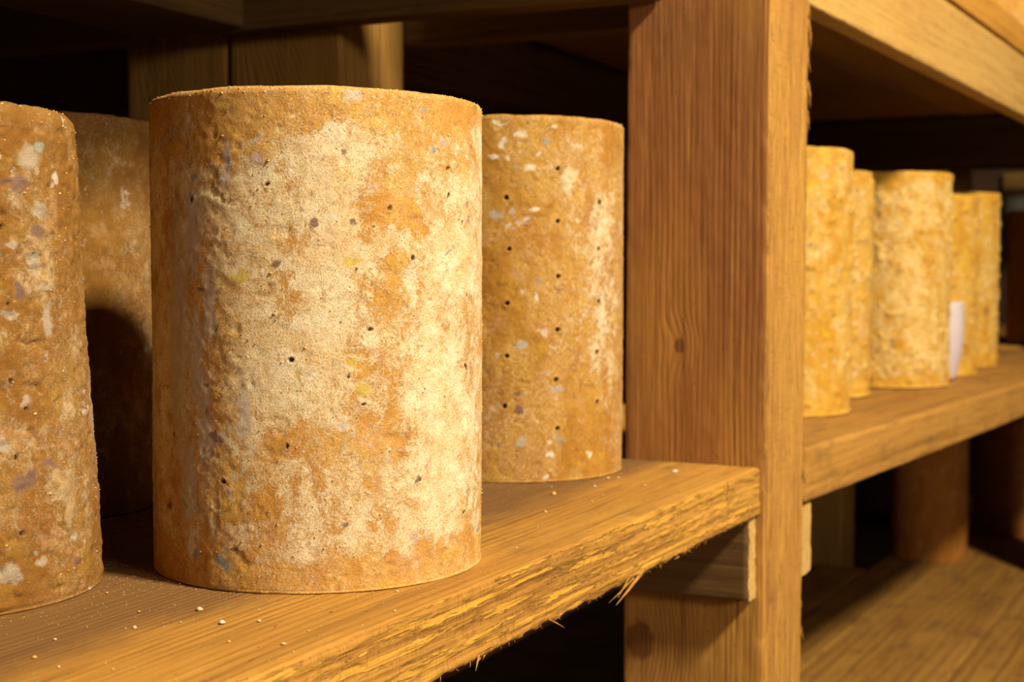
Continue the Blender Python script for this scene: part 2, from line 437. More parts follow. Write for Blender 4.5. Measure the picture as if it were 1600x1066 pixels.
# ------------------------------------------------------------------ cheese geometry
def cheese(label, loc, R, H, mat, nth=200, nz=110, seed=0, lean=(0, 0), taper=0.0, bulge=0.0, amp=1.0, er=0.004, holes=(), marks=(), blobs=(), group=None, bumps=0, name='cheese', drilled=True, grains=0):
    prof = []                       # (radius, z)
    erb = min(er, 0.0014)
    for k in (0.25, 0.5, 0.7, 0.85, 0.94):
        prof.append(((R - er) * k, 0.0))
    for k in range(4):
        a = -math.pi / 2 + k * math.pi / 6
        prof.append((R - erb + erb * math.cos(a), erb + erb * math.sin(a)))
    for k in range(nz + 1):
        prof.append((R, erb + (H - er - erb) * k / nz))
    for k in range(1, 4):
        a = k * math.pi / 6
        prof.append((R - er + er * math.cos(a), H - er + er * math.sin(a)))
    for k in (0.97, 0.93, 0.88, 0.8, 0.7, 0.55, 0.35, 0.15):
        prof.append(((R - er) * k, H))
    prof = np.array(prof)
    m = len(prof)
    th = np.arange(nth) / nth * 2 * math.pi
    TH = np.repeat(th, m); RR = np.tile(prof[:, 0], nth); ZZ = np.tile(prof[:, 1], nth)
    C, S = np.cos(TH), np.sin(TH)
    P = np.stack([R * C, R * S, ZZ], 1)
    off = np.array([seed * 1.3, seed * 0.7, seed * 2.1])
    Q = P + off
    dsp = 0.0018 * fbm(Q, 9, 2, seed) + 0.0004 * fbm(Q, 70, 3, seed + 3) + 0.0009 * fbm(Q, 190, 3, seed + 6, 0.6)
    pit = fbm(Q, 130, 3, seed + 8)
    dsp = dsp - 0.0011 * sstep(0.30, 0.55, pit)
    dsp = dsp * amp
    # raised flakes and dried drips of rind
    fl = fbm(Q * [1, 1, 0.8], 42, 3, seed + 12)
    dsp = dsp + amp * 0.0005 * sstep(0.20, 0.34, fl) + bumps * 0.0022 * sstep(0.30, 0.50, fbm(Q, 70, 2, seed + 14))
    side = ((ZZ > er * 0.4) & (ZZ < H - er * 0.2) & (RR > R - er * 0.9)).astype(float)
    ptop = 0.0016 * amp * fbm(P * [1, 1, 0] + off, 60, 4, seed + 20, 0.65)
    mark = np.zeros((len(P), 4)); bias = np.zeros(len(P))
    wa = 0.0042 * fbm(Q, 110, 3, seed + 30, 0.7); wb = 0.0042 * fbm(Q, 110, 3, seed + 33, 0.7)
    def arc(tdeg, zz, rt, rz, w=0.0):
        dth = (TH - math.radians(tdeg) + math.pi) % (2 * math.pi) - math.pi
        return np.hypot((dth * R + w * wa) / rt, (ZZ - zz + w * wb) / rz)
    for (tdeg, zz, hr) in holes:
        dd = arc(tdeg, zz, hr, hr, 0.15 if drilled else 0.9)
        dsp = dsp - side * (0.0065 if drilled else 0.0030) * (hr / 0.0016) * sstep(1.15, 0.25, dd) + side * 0.0005 * np.exp(-((dd - 1.6) / 0.5) ** 2)
        aa = 1.3 * sstep(2.3, 0.9, dd) * 0.55
        mark_update(mark, aa, (0.20, 0.085, 0.02))
        mark_update(mark, 1.4 * sstep(1.05, 0.5, dd), (0.07, 0.030, 0.014) if drilled else (0.17, 0.070, 0.022))  # hole floors darkened in colour to deepen their shade
    for (tdeg, zz, rt, rz, col) in marks:
        dd = arc(tdeg, zz, rt, rz, 1.0)
        mark_update(mark, np.clip(1.15 - 0.75 * dd, 0, 0.85), col)
    for (tdeg, zz, rt, rz, w) in blobs:
        bias += 0.72 * w * np.exp(-arc(tdeg, zz, rt, rz) ** 2)
    # bare orange bands by the two rims
    rimn = fbm(Q, (40, 40, 20), 3, seed + 25)
    bias -= 0.13 * sstep(0.030, 0.008, ZZ + 0.014 * rimn) + 0.09 * sstep(0.026, 0.006, H - ZZ + 0.014 * rimn) * (RR > R * 0.9)
    f = ZZ / H
    rad = RR * (1 - taper * (f - 0.5)) + bulge * np.sin(math.pi * f) * (RR / R) + side * dsp
    zz = ZZ.copy()
    zz = np.where(ZZ > H - er, zz + ptop, zz)
    V = np.stack([rad * C + lean[0] * f, rad * S + lean[1] * f, np.maximum(zz, 0.0)], 1)
    i = (np.arange(nth) * m)[:, None]; i2 = ((np.arange(nth) + 1) % nth * m)[:, None]
    j = np.arange(m - 1)[None, :]
    quads = np.stack([i + j, i2 + j, i2 + j + 1, i + j + 1], -1).reshape(-1, 4)
    c0 = len(V)
    V = np.vstack([V, [[0, 0, 0], [lean[0], lean[1], H]]])
    a = np.arange(nth) * m; b = (np.arange(nth) + 1) % nth * m
    tris = np.vstack([np.stack([b, a, np.full(nth, c0)], 1), np.stack([a + m - 1, b + m - 1, np.full(nth, c0 + 1)], 1)])
    me = mesh_np(name, V, [quads, tris])
    at = me.attributes.new('mark', 'FLOAT_COLOR', 'POINT')
    at.data.foreach_set('color', np.vstack([mark, np.zeros((2, 4))]).astype(np.float32).ravel())
    ab = me.attributes.new('bias', 'FLOAT', 'POINT')
    ab.data.foreach_set('value', np.concatenate([bias, [0, 0]]).astype(np.float32))
    o = new_obj(name, me, mat)
    o.location = loc
    if grains:
        rr = np.random.default_rng(seed + 77)
        sidev = np.where((prof[:, 0] > R - er * 0.9) & (prof[:, 1] > er))[0]
        GV, GF = [], []
        for q in range(grains):
            i_ = int(rr.integers(0, nth)); j_ = int(rr.choice(sidev)) if q % 8 else int(sidev[-1] - rr.integers(0, 3))
            c = V[i_ * m + j_]; nrm = np.array([math.cos(th[i_]), math.sin(th[i_]), 0.0 if q % 8 else 0.9]); nrm /= np.linalg.norm(nrm)
            tn = np.array([-math.sin(th[i_]), math.cos(th[i_]), 0.0]); up_ = np.cross(nrm, tn)
            g = rr.uniform(0.0003, 0.0007) * (1.7 if rr.random() < 0.08 else 1.0); an = rr.uniform(0, 6.28)
            b0 = len(GV)
            for z_ in range(4):
                a_ = an + z_ * 1.57
                GV.append(c - nrm * 0.0001 + g * (math.cos(a_) * tn * 1.2 + math.sin(a_) * up_ * 0.8))
            GV.append(c + nrm * g * rr.uniform(0.7, 1.5))
            GF += [(b0 + z_, b0 + (z_ + 1) % 4, b0 + 4) for z_ in range(4)]
        go = new_obj('rind_grains', mesh_np('rind_grains', GV, [np.array(GF)]), M_GRAIN, o, smooth=False)
        go['kind'] = 'stuff'
    return tag(o, label, 'cheese', group)

def mark_update(mark, a, col):
    sel = a > mark[:, 3]
    mark[sel, :3] = col
    mark[sel, 3] = a[sel]

# ------------------------------------------------------------------ setting
XP0, XP1 = 0.5053, 0.6343        # front post, in x
m_floor = flat_mat('floor_concrete', (0.20, 0.17, 0.14), 0.9, 0.3, 6)
m_wall = flat_mat('wall_plaster', (0.10, 0.055, 0.03), 0.9, 0.25, 5)
m_pale = flat_mat('pale_green_boarding', (0.50, 0.50, 0.36), 0.7, 0.12, 14)

def boxmesh(name, a, b):
    V = [(x, y, z) for x in (a[0], b[0]) for y in (a[1], b[1]) for z in (a[2], b[2])]
    F = np.array([(0, 1, 3, 2), (4, 6, 7, 5), (0, 4, 5, 1), (2, 3, 7, 6), (0, 2, 6, 4), (1, 5, 7, 3)])
    return mesh_np(name, V, [F])
FLOOR = -0.80
tag(new_obj('floor', boxmesh('floor', (-4, -4.2, FLOOR - 0.1), (6.0, 2.6, FLOOR)), m_floor, smooth=False), kind='structure')
tag(new_obj('wall_back', boxmesh('wall_back', (-4, 2.3, FLOOR), (6.0, 2.4, 3.0)), m_wall, smooth=False), kind='structure')
we = tag(new_obj('wall_right', boxmesh('wall_right', (4.75, -4.2, FLOOR), (4.85, 2.3, 3.0)), m_wall, smooth=False), kind='structure')

def on_right_wall(name, y0, y1, z0, z1, t, mat, kind='structure'):
    o = new_obj(name, boxmesh(name, (4.75 - t, y0, z0), (4.75, y1, z1)), mat, smooth=False)
    o.data.update()
    return tag(o, kind=kind)
for k in range(16):
    y = -1.23 + 0.10 * k
    on_right_wall('panel', y, y + 0.094, 0.395, 0.462, 0.02, m_pale, None).parent = we
t1 = on_right_wall('trim_1', -1.3, 0.368, 0.464, 0.545, 0.04, None)

# ------------------------------------------------------------------ woods
m_post = wood_mat('sawn_post_wood', (0.60, 0.325, 0.075), (0.34, 0.140, 0.032), rosy_shade=(0.31, 0.125, 0.040), ring=150, seed=1, knots=[(0.80 + 0.1095, 0.083, 0.129, 0.0062), (0.80 - 0.173, 0.121, 0.129, 0.016)], saw=0.22, ringamt=0.42, grime=0.3)
m_front = wood_mat('front_plank_wood', (0.55, 0.29, 0.056), (0.31, 0.132, 0.022), ring=170, seed=2, grime=0.4, saw=0.5, ringamt=0.65, brown_band=(0.066, 0.118, 0.88))
m_plank = wood_mat('shelf_plank_wood', (0.50, 0.265, 0.060), (0.33, 0.145, 0.025), ring=120, seed=3, grime=0.5, ringamt=0.40)
m_lower = wood_mat('lower_plank_wood', (0.46, 0.245, 0.055), (0.27, 0.12, 0.022), ring=45, seed=4, grime=0.6, ringamt=0.45)
m_cleat = wood_mat('batten_wood', (0.66, 0.44, 0.17), (0.50, 0.29, 0.085), ring=180, seed=5, ringamt=0.25)
m_batten_side = wood_mat('dark_batten_wood', (0.16, 0.082, 0.026), (0.09, 0.042, 0.013), ring=90, seed=15, ringamt=0.4, grime=0.3)  # batten sides, a darker tone than the pale ends
m_fascia = wood_mat('fascia_wood', (0.62, 0.39, 0.135), (0.52, 0.29, 0.075), ring=60, seed=6, ringamt=0.25, grime=0.2)
m_upper = wood_mat('upper_plank_wood', (0.64, 0.33, 0.060), (0.50, 0.22, 0.028), ring=45, seed=7, ringamt=0.5)
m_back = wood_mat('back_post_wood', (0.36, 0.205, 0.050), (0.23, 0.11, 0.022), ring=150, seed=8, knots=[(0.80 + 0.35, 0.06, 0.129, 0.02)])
m_dark = wood_mat('shade_dark_wood', (0.15, 0.085, 0.025), (0.09, 0.045, 0.012), ring=120, seed=9)  # background timber, its shade deepened in the wood colour

t1.data.materials.append(m_fascia)

# ------------------------------------------------------------------ rack
rack = empty('storage_rack', (0, 0, FLOOR))
tag(rack, 'rough sawn timber storage rack with upright posts holding the lit cheese shelves', 'rack')
inv = (0, 0, -FLOOR)
def P_(o):                        # parts are laid out in world numbers, then hung under the rack
    o.parent = rack
    o.location = (o.location[0], o.location[1], o.location[2] - FLOOR)
    return o
fp = P_(post('post', XP0, XP1, -0.0041, 0.1338, FLOOR, 1.25, m_post, None, ls=0.004, ps=0.0045, seed=1, rough=0.0007, ragged=0.0018, rad=0.0018))
sp_items = []
for k in range(46):
    z = rng.uniform(-0.3, 0.46); ln = rng.uniform(0.004, 0.014)
    x = XP1 - 0.0006; y = rng.uniform(-0.004, 0.0)
    sp_items.append(((x, y, z), (x + rng.uniform(0.0012, 0.0045), y - rng.uniform(0, 0.001), z - ln), rng.uniform(0.0005, 0.0012)))
for (z, ln, ox) in ((0.425, 0.022, 0.004), (0.398, 0.018, 0.0055), (0.365, 0.02, 0.005), (0.44, 0.012, 0.004), (0.336, 0.014, 0.004), (-0.175, 0.012, 0.006), (-0.02, 0.01, 0.005)):
    sp_items.append(((XP1 - 0.001, -0.0036, z), (XP1 + ox * 1.5, -0.0045, z - ln * 1.3), 0.0026))
so = new_obj('splinters', splinter_mesh('splinters', [((a[0] , a[1], a[2] - FLOOR), (b[0], b[1], b[2] - FLOOR), q) for a, b, q in sp_items], 3), m_post, rack)
so['kind'] = 'stuff'
P_(post('post', XP0, XP1, 0.456, 0.598, FLOOR, 1.25, m_back, None, seed=11, ragged=0.0012))
P_(post('post', 2.70, 2.83, -0.175, -0.037, FLOOR, 1.25, m_post, None, seed=12))
P_(post('post', 2.70, 2.83, 0.456, 0.594, FLOOR, 1.25, m_back, None, seed=13))
P_(post('post', -1.03, -0.90, -0.004, 0.134, FLOOR, 1.25, m_post, None, seed=14))
P_(post('post', -1.03, -0.90, 0.456, 0.594, FLOOR, 1.25, m_back, None, seed=15))
# battens that carry the planks, nailed to both sides of the posts
P_(cleat('batten', 0.4845, 0.5050, 0.004, 0.59, -0.1215, -0.0445, m_batten_side, None, seed=21, endmat=m_cleat))
P_(cleat('batten', 0.6346, 0.6860, 0.001, 0.59, -0.1285, -0.0580, m_batten_side, None, seed=22, endmat=m_cleat))
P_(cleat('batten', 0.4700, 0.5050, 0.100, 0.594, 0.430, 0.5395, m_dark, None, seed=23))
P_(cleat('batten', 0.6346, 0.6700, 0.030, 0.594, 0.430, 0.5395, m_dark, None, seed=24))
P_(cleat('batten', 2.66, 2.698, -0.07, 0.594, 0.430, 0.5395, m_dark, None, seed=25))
P_(cleat('batten', 2.66, 2.698, -0.17, 0.594, -0.128, -0.058, m_cleat, None, seed=26))
P_(cleat('batten', -0.899, -0.87, 0.004, 0.594, 0.430, 0.5395, m_cleat, None, seed=27))
P_(cleat('batten', -0.899, -0.87, 0.004, 0.594, -0.1215, -0.0445, m_cleat, None, seed=28))
for x0, x1, sd in ((0.4700, 0.5050, 31), (0.6346, 0.67, 32), (2.66, 2.698, 33), (-0.899, -0.87, 34)):
    P_(cleat('batten', x0, x1, 0.004, 0.594, -0.66, -0.5895, m_cleat, None, seed=sd))
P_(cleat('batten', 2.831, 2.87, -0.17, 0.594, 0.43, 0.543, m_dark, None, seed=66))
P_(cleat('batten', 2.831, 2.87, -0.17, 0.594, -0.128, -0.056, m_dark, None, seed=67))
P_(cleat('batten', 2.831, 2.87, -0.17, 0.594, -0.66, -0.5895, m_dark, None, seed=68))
P_(post('post', 4.45, 4.58, -0.175, -0.037, FLOOR, 1.25, m_post, None, seed=16))
P_(post('post', 4.45, 4.58, 0.456, 0.594, FLOOR, 1.25, m_back, None, seed=17))
# long rails on the back posts
P_(board('back_rail', 1.39, 0.14, 0.10, m_dark, None, (-0.92, 0.552, 0.432), (0, 0, 0), seed=35))
P_(board('back_rail', 2.06, 0.10, 0.10, m_dark, None, (0.6350, 0.60, 0.432), (0, 0, 0), seed=36))
P_(board('back_rail', 2.06, 0.04, 0.07, m_dark, None, (0.6350, 0.60, -0.40), (0, 0, 0), seed=37))
# fascia under the upper planks of the right bay
fa = P_(board('fascia_board', 2.06, 0.026, 0.098, m_fascia, None, (0.6365, 0.0, 0.4416), (0, 0, math.radians(-3.2)), ls=0.004, ps=0.004, seed=38, ragged=0.0012, warp=0.0006))

# second rack standing back to back behind
rr_ = empty('storage_rack', (0, 0.9, FLOOR))
tag(rr_, 'dark timber storage rack standing back to back behind the lit rack', 'rack')
def Q_(o):
    o.parent = rr_
    o.location = (o.location[0], o.location[1] - 0.9, o.location[2] - FLOOR)
    return o
Q_(post('post', XP0, XP1 - 0.002, 0.605, 0.745, FLOOR, 1.25, m_back, None, seed=41))
Q_(post('post', XP0, XP1, 1.20, 1.34, FLOOR, 1.25, m_back, None, seed=42))
Q_(cleat('batten', 0.470, 0.505, 0.705, 1.34, 0.430, 0.5395, m_dark, None, seed=43))
Q_(board('front_rail', 1.39, 0.035, 0.11, m_dark, None, (-0.9, 1.30, 0.432), (0, 0, 0), seed=44))
Q_(board('front_rail', 2.4, 0.035, 0.11, m_dark, None, (0.636, 1.30, 0.432), (0, 0, 0), seed=45))
Q_(board('shelf_board', 1.368, 0.74, 0.045, m_dark, None, (-0.9, 0.606, 0.545), (0, 0, 0), ls=0.02, ps=0.02, seed=46))
Q_(board('shelf_board', 2.4, 0.60, 0.045, m_dark, None, (0.636, 0.735, 0.545), (0, 0, 0), ls=0.02, ps=0.02, seed=47))
Q_(board('shelf_board', 1.368, 0.74, 0.045, m_dark, None, (-0.9, 0.606, -0.045), (0, 0, 0), ls=0.02, ps=0.02, seed=48))
Q_(board('shelf_board', 2.4, 0.74, 0.045, m_dark, None, (0.636, 0.606, -0.045), (0, 0, 0), ls=0.02, ps=0.02, seed=49))

# ------------------------------------------------------------------ planks (loose on the battens: things)
PG = 'planks laid on the rack battens'
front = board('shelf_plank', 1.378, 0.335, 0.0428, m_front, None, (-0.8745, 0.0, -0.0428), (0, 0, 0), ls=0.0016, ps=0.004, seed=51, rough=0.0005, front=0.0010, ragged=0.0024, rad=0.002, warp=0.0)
tag(front, 'rough sawn golden plank with frayed front edge under the foremost large cheese', 'plank', PG)
fs = []
for k in range(80):
    x = rng.uniform(-0.5, 0.5); ln = abs(rng.normal(0, 0.003)) + 0.001
    a = rng.uniform(-0.5, 0.9)
    fs.append(((x + 0.8745, rng.uniform(-0.0005, 0.003), rng.uniform(-0.0005, 0.0015)), (x + 0.8745 - ln * math.cos(a), rng.uniform(-0.002, 0.002), -ln * 0.7 * abs(math.sin(a)) - 0.0004), rng.uniform(0.0003, 0.0008)))
so = new_obj('splinters', splinter_mesh('splinters', fs, 5), m_front, front); so['kind'] = 'stuff'
for (a, b, q) in (((0.212, -0.001, -0.0400), (0.150, -0.006, -0.0510), 0.0022), ((0.195, -0.001, -0.0415), (0.142, -0.004, -0.0480), 0.0009), ((0.188, 0.0, -0.0405), (0.160, -0.003, -0.0485), 0.0013), ((0.0520, -0.001, -0.0395), (0.0685, -0.005, -0.0485), 0.0007), ((-0.038, 0.0, -0.0405), (-0.0475, -0.003, -0.0470), 0.0012)):
    A = (a[0] + 0.8745, a[1], a[2] + 0.0428); B = (b[0] + 0.8745, b[1], b[2] + 0.0428)
    new_obj('splinter', splinter_mesh('splinter', [(A, B, q)], 6), m_front, front)
o = board('shelf_plank', 1.378, 0.20, 0.043, m_plank, None, (-0.8745, 0.341, -0.0430), (0, 0, 0), seed=52)
tag(o, 'shaded rear plank behind the frayed front plank, under the back row', 'plank', PG)
o = board('shelf_plank', 2.00, 0.30, 0.056, m_plank, None, (0.664, 0.0, -0.0560), (0, 0, math.radians(-4.6)), ls=0.004, ps=0.005, seed=53, rough=0.0006, ragged=0.001, rad=0.003)
tag(o, 'blurred golden plank right of the post carrying a row of five tall cheeses', 'plank', PG)
o = board('shelf_plank', 2.00, 0.28, 0.056, m_plank, None, (0.69, 0.305, -0.0560), (0, 0, math.radians(-4.6)), seed=54)
tag(o, 'dark rear plank behind the row of five tall cheeses', 'plank', PG)
o = board('shelf_plank', 1.374, 0.335, 0.045, m_upper, None, (-0.8745, 0.0, 0.5440), (0, 0, 0), seed=55)
tag(o, 'upper plank above the large foremost cheese, out of the light', 'plank', PG)
o = board('shelf_plank', 1.372, 0.255, 0.045, m_plank, None, (-0.8745, 0.341, 0.5440), (0, 0, 0), seed=56)
tag(o, 'rear upper plank above the shaded back row, behind the upper front plank', 'plank', PG)
o = board('shelf_plank', 2.020, 0.30, 0.046, m_upper, None, (0.6600, -0.002, 0.5440), (0, 0, math.radians(-3.2)), ls=0.004, ps=0.005, seed=57, ragged=0.001)
tag(o, 'orange upper plank above the pale fascia, with a dark gap below it', 'plank', PG)
o = board('shelf_plank', 1.996, 0.415, 0.046, m_plank, None, (0.678, 0.303, 0.5440), (0, 0, math.radians(-3.2)), seed=58)
tag(o, 'dark rear upper plank over the row of five tall cheeses', 'plank', PG)
o = board('shelf_plank', 1.30, 0.30, 0.045, m_lower, None, (-0.87, 0.0, -0.5850), (0, 0, 0), seed=59)
tag(o, 'shadowed lower plank below the frayed front plank', 'plank', PG)
o = board('shelf_plank', 1.30, 0.28, 0.045, m_lower, None, (-0.87, 0.304, -0.5850), (0, 0, 0), seed=60)
tag(o, 'shadowed lower rear plank left of the post foot', 'plank', PG)
for (x0, y0, L_, w, sd, lb) in ((0.66, -0.16, 2.025, 0.235, 61, 'lit lower plank nearest the aisle at the bottom right'), (0.65, 0.079, 3.4, 0.24, 62, 'stained lower plank beneath the two shaded cheeses'), (0.65, 0.323, 3.4, 0.115, 63, 'narrow lower plank behind the two shaded cheeses'), (0.65, 0.442, 2.03, 0.12, 69, 'dark lower plank along the very back of the bottom right bay')):
    o = board('shelf_plank', L_, w, 0.045, m_lower, None, (x0, y0, -0.5850), (0, 0, math.radians(-1.5)), seed=sd, rough=0.0008, rad=0.003)
    tag(o, lb, 'plank', PG)
o = board('shelf_plank', 1.60, 0.50, 0.056, m_plank, None, (2.84, -0.18, -0.0560), (0, 0, 0), ls=0.012, ps=0.012, seed=64)
tag(o, 'plank of the far bay under the dark orange cheese at the right end', 'plank', PG)
o = board('shelf_plank', 1.73, 0.475, 0.046, m_plank, None, (2.706, -0.030, 0.5440), (0, 0, 0), ls=0.012, ps=0.012, seed=65)
tag(o, 'upper plank of the far bay, above the dark orange cheese', 'plank', PG)

# ------------------------------------------------------------------ cheeses
M_GRAIN = flat_mat('rind_grain', (0.48, 0.30, 0.11), 0.9, 0.3, 400)
PURP, BLUE, PALE, ORNG, BRWN = (0.24, 0.135, 0.10), (0.34, 0.37, 0.31), (0.82, 0.70, 0.53), (0.55, 0.20, 0.03), (0.24, 0.10, 0.03)
YELL, PINK, GREY, LILA = (0.74, 0.53, 0.10), (0.62, 0.46, 0.37), (0.52, 0.45, 0.36), (0.66, 0.54, 0.42)
c1_holes = [ (-161.8, 0.2246, 0.0011), (-89.5, 0.2063, 0.0012), (-86.6, 0.1642, 0.0011), (-129.8, 0.1473, 0.0011), (-87.1, 0.1217, 0.0012), (-136.1, 0.1207, 0.0011), (-131.2, 0.105, 0.0011), (-154.8, 0.0824, 0.0013), (-88.5, 0.0373, 0.0012), (-111.7, 0.0595, 0.0011), (-154.2, 0.129, 0.0014), (-113.7, 0.1858, 0.0011), (170.6, 0.2182, 0.0011), (-122.1, 0.2118, 0.0011), (-98.0, 0.2372, 0.0011), (-98.1, 0.2215, 0.0011), (-177.9, 0.0623, 0.0011) ]
c1_marks = [ (-164.2, 0.2381, 0.0045, 0.0042, PINK), (-137.4, 0.2439, 0.0025, 0.0021, PURP), (-146.8, 0.2038, 0.0028, 0.0021, PURP), (-134.7, 0.204, 0.0032, 0.0021, PURP), (-159.9, 0.1826, 0.0029, 0.0024, PURP), (174.0, 0.1674, 0.0035, 0.0025, PURP), (177.6, 0.166, 0.0038, 0.0018, BLUE), (171.9, 0.2301, 0.0032, 0.0021, BLUE), (-175.6, 0.235, 0.003, 0.0024, BLUE), (-141.4, 0.2541, 0.0014, 0.0024, BLUE), (-104.7, 0.2466, 0.0031, 0.0033, BLUE), (-108.6, 0.2686, 0.0024, 0.0022, BLUE), (-153.4, 0.2604, 0.0025, 0.0017, PALE), (-162.1, 0.2498, 0.0022, 0.0017, PALE), (-99.7, 0.2508, 0.0034, 0.0029, PINK), (-112.4, 0.2262, 0.0031, 0.0021, PINK), (-139.9, 0.2078, 0.0035, 0.0014, PALE), (-166.5, 0.1938, 0.003, 0.0024, PALE), (-143.8, 0.1514, 0.0021, 0.0021, PALE), (-170.3, 0.1753, 0.0056, 0.0056, YELL), (-133.9, 0.1842, 0.0057, 0.0028, YELL), (-134.8, 0.1267, 0.0032, 0.0032, YELL), (-131.1, 0.1121, 0.0055, 0.0042, YELL), (178.4, 0.0851, 0.0065, 0.0053, PURP), (-177.1, 0.0862, 0.0039, 0.0035, PALE), (175.1, 0.0718, 0.0045, 0.0018, BLUE), (171.8, 0.0194, 0.0037, 0.0047, BLUE), (-177.0, 0.0156, 0.0052, 0.0028, BLUE), (169.4, 0.0225, 0.0045, 0.0072, PALE), (-174.0, 0.0239, 0.0059, 0.0011, BRWN), (-114.3, 0.029, 0.0031, 0.0036, PINK), (-72.1, 0.0213, 0.0052, 0.0023, BLUE), (158.8, 0.0847, 0.0038, 0.0022, BRWN), (156.5, 0.0442, 0.005, 0.0033, BRWN), (-168.4, 0.0582, 0.0023, 0.0014, PALE), (-136.6, 0.038, 0.0021, 0.0018, PURP), (-112.7, 0.0586, 0.0022, 0.0036, PURP), (175.1, 0.1133, 0.003, 0.0021, PURP), (176.1, 0.1009, 0.0024, 0.0036, PURP), (-157.0, 0.1269, 0.0025, 0.0014, PALE), (-178.0, 0.0444, 0.0022, 0.0018, BLUE), (166.0, 0.0455, 0.0025, 0.0043, BLUE), (-122.2, 0.2023, 0.0012, 0.0028, PALE), (170.8, 0.2482, 0.0027, 0.0032, PINK), (160.6, 0.2546, 0.0036, 0.005, PINK), (-98.1, 0.1886, 0.003, 0.0015, BLUE), (-95.9, 0.1905, 0.0019, 0.0015, BLUE) ]
c1_blobs = [ (179.2, 0.258, 0.0433, 0.0193, -0.1), (-111.3, 0.2615, 0.0409, 0.0179, -0.08), (-121.0, 0.2252, 0.0119, 0.0212, -0.1), (-118.7, 0.2095, 0.0184, 0.0106, -0.1), (-121.8, 0.1652, 0.0111, 0.0213, -0.1), (172.9, 0.1293, 0.0233, 0.0606, -0.07), (169.2, 0.0424, 0.034, 0.0324, -0.05), (-160.2, 0.0848, 0.0102, 0.0105, -0.1), (-143.2, 0.0883, 0.021, 0.0105, -0.07), (-160.4, 0.0495, 0.0103, 0.0088, -0.07), (-133.1, 0.0807, 0.0218, 0.0141, -0.06), (-121.2, 0.0975, 0.008, 0.0321, -0.06), (-139.8, 0.2383, 0.0192, 0.0174, 0.11), (-158.7, 0.2208, 0.027, 0.0174, 0.09), (-133.9, 0.1863, 0.0287, 0.028, 0.07), (-145.1, 0.1304, 0.0175, 0.0279, 0.06), (-165.4, 0.1162, 0.0106, 0.0385, 0.08), (-101.4, 0.1685, 0.0278, 0.073, 0.06), (-101.4, 0.0768, 0.0307, 0.0477, 0.06), (-149.3, 0.0231, 0.0282, 0.0105, 0.07), (-122.4, 0.0258, 0.0318, 0.0143, 0.05), (150.6, 0.1497, 0.024, 0.1216, 0.07), (-173.8, 0.2071, 0.0165, 0.0175, 0.07) ]
c2_holes = [ (-156.1, 0.2395, 0.0017), (-154.7, 0.1964, 0.0017), (-155.6, 0.1515, 0.0017), (-155.6, 0.107, 0.0017), (-156.7, 0.065, 0.0017), (-130.8, 0.2642, 0.0017), (-130.5, 0.2202, 0.0017), (-130.4, 0.174, 0.0017), (-130.5, 0.1291, 0.0017), (-131.2, 0.0872, 0.0017), (-130.4, 0.0454, 0.0017), (-104.6, 0.2376, 0.0018), (-105.2, 0.1976, 0.0018), (-105.2, 0.1526, 0.0018), (-106.2, 0.1089, 0.0018), (-106.0, 0.0661, 0.0018) ]
c2_marks = [ (-158.2, 0.2851, 0.0048, 0.0037, PALE), (-136.2, 0.2861, 0.0045, 0.0037, BLUE), (-162.5, 0.2735, 0.006, 0.0032, PALE), (-155.4, 0.2719, 0.0043, 0.0032, PALE), (-144.7, 0.264, 0.0054, 0.0032, PALE), (-148.4, 0.2915, 0.0064, 0.0032, PALE), (-160.9, 0.2257, 0.0076, 0.0053, GREY), (-142.2, 0.2301, 0.0049, 0.0021, PALE), (-133.0, 0.298, 0.0035, 0.0021, PALE), (-131.2, 0.0796, 0.0071, 0.0054, GREY), (-148.5, 0.1156, 0.0065, 0.0043, GREY), (-149.0, 0.0343, 0.0054, 0.0054, GREY), (-134.4, 0.024, 0.0052, 0.0043, PALE), (-111.7, 0.0231, 0.0046, 0.0027, PALE), (-150.0, 0.0608, 0.0043, 0.0043, PURP), (-150.9, 0.0764, 0.0038, 0.0032, PURP), (-119.4, 0.22, 0.0034, 0.0022, PALE), (-159.5, 0.3015, 0.0086, 0.0021, PALE), (-140.7, 0.2764, 0.0044, 0.0032, PALE), (-153.3, 0.2283, 0.0032, 0.0032, GREY), (-141.4, 0.1564, 0.0033, 0.0043, PALE), (-134.1, 0.0348, 0.0029, 0.0022, PALE), (-137.3, 0.0051, 0.0051, 0.0022, PALE) ]
c2_blobs = [ (-126.1, 0.2584, 0.016, 0.0151, 0.1), (-104.0, 0.2245, 0.0272, 0.033, 0.08), (-100.3, 0.142, 0.0221, 0.083, 0.08), (-94.6, 0.0242, 0.0303, 0.014, 0.12), (-153.1, 0.1376, 0.0241, 0.1285, -0.04), (-90.7, 0.3001, 0.0418, 0.0139, -0.12), (-134.0, 0.0103, 0.0694, 0.0097, -0.12) ]
c3_holes = [ (-101.2, 0.2005, 0.0012), (-100.4, 0.1606, 0.0011), (-101.1, 0.1202, 0.0012), (-101.2, 0.0812, 0.0011), (-101.6, 0.0415, 0.0013), (-95.9, 0.1052, 0.0011) ]
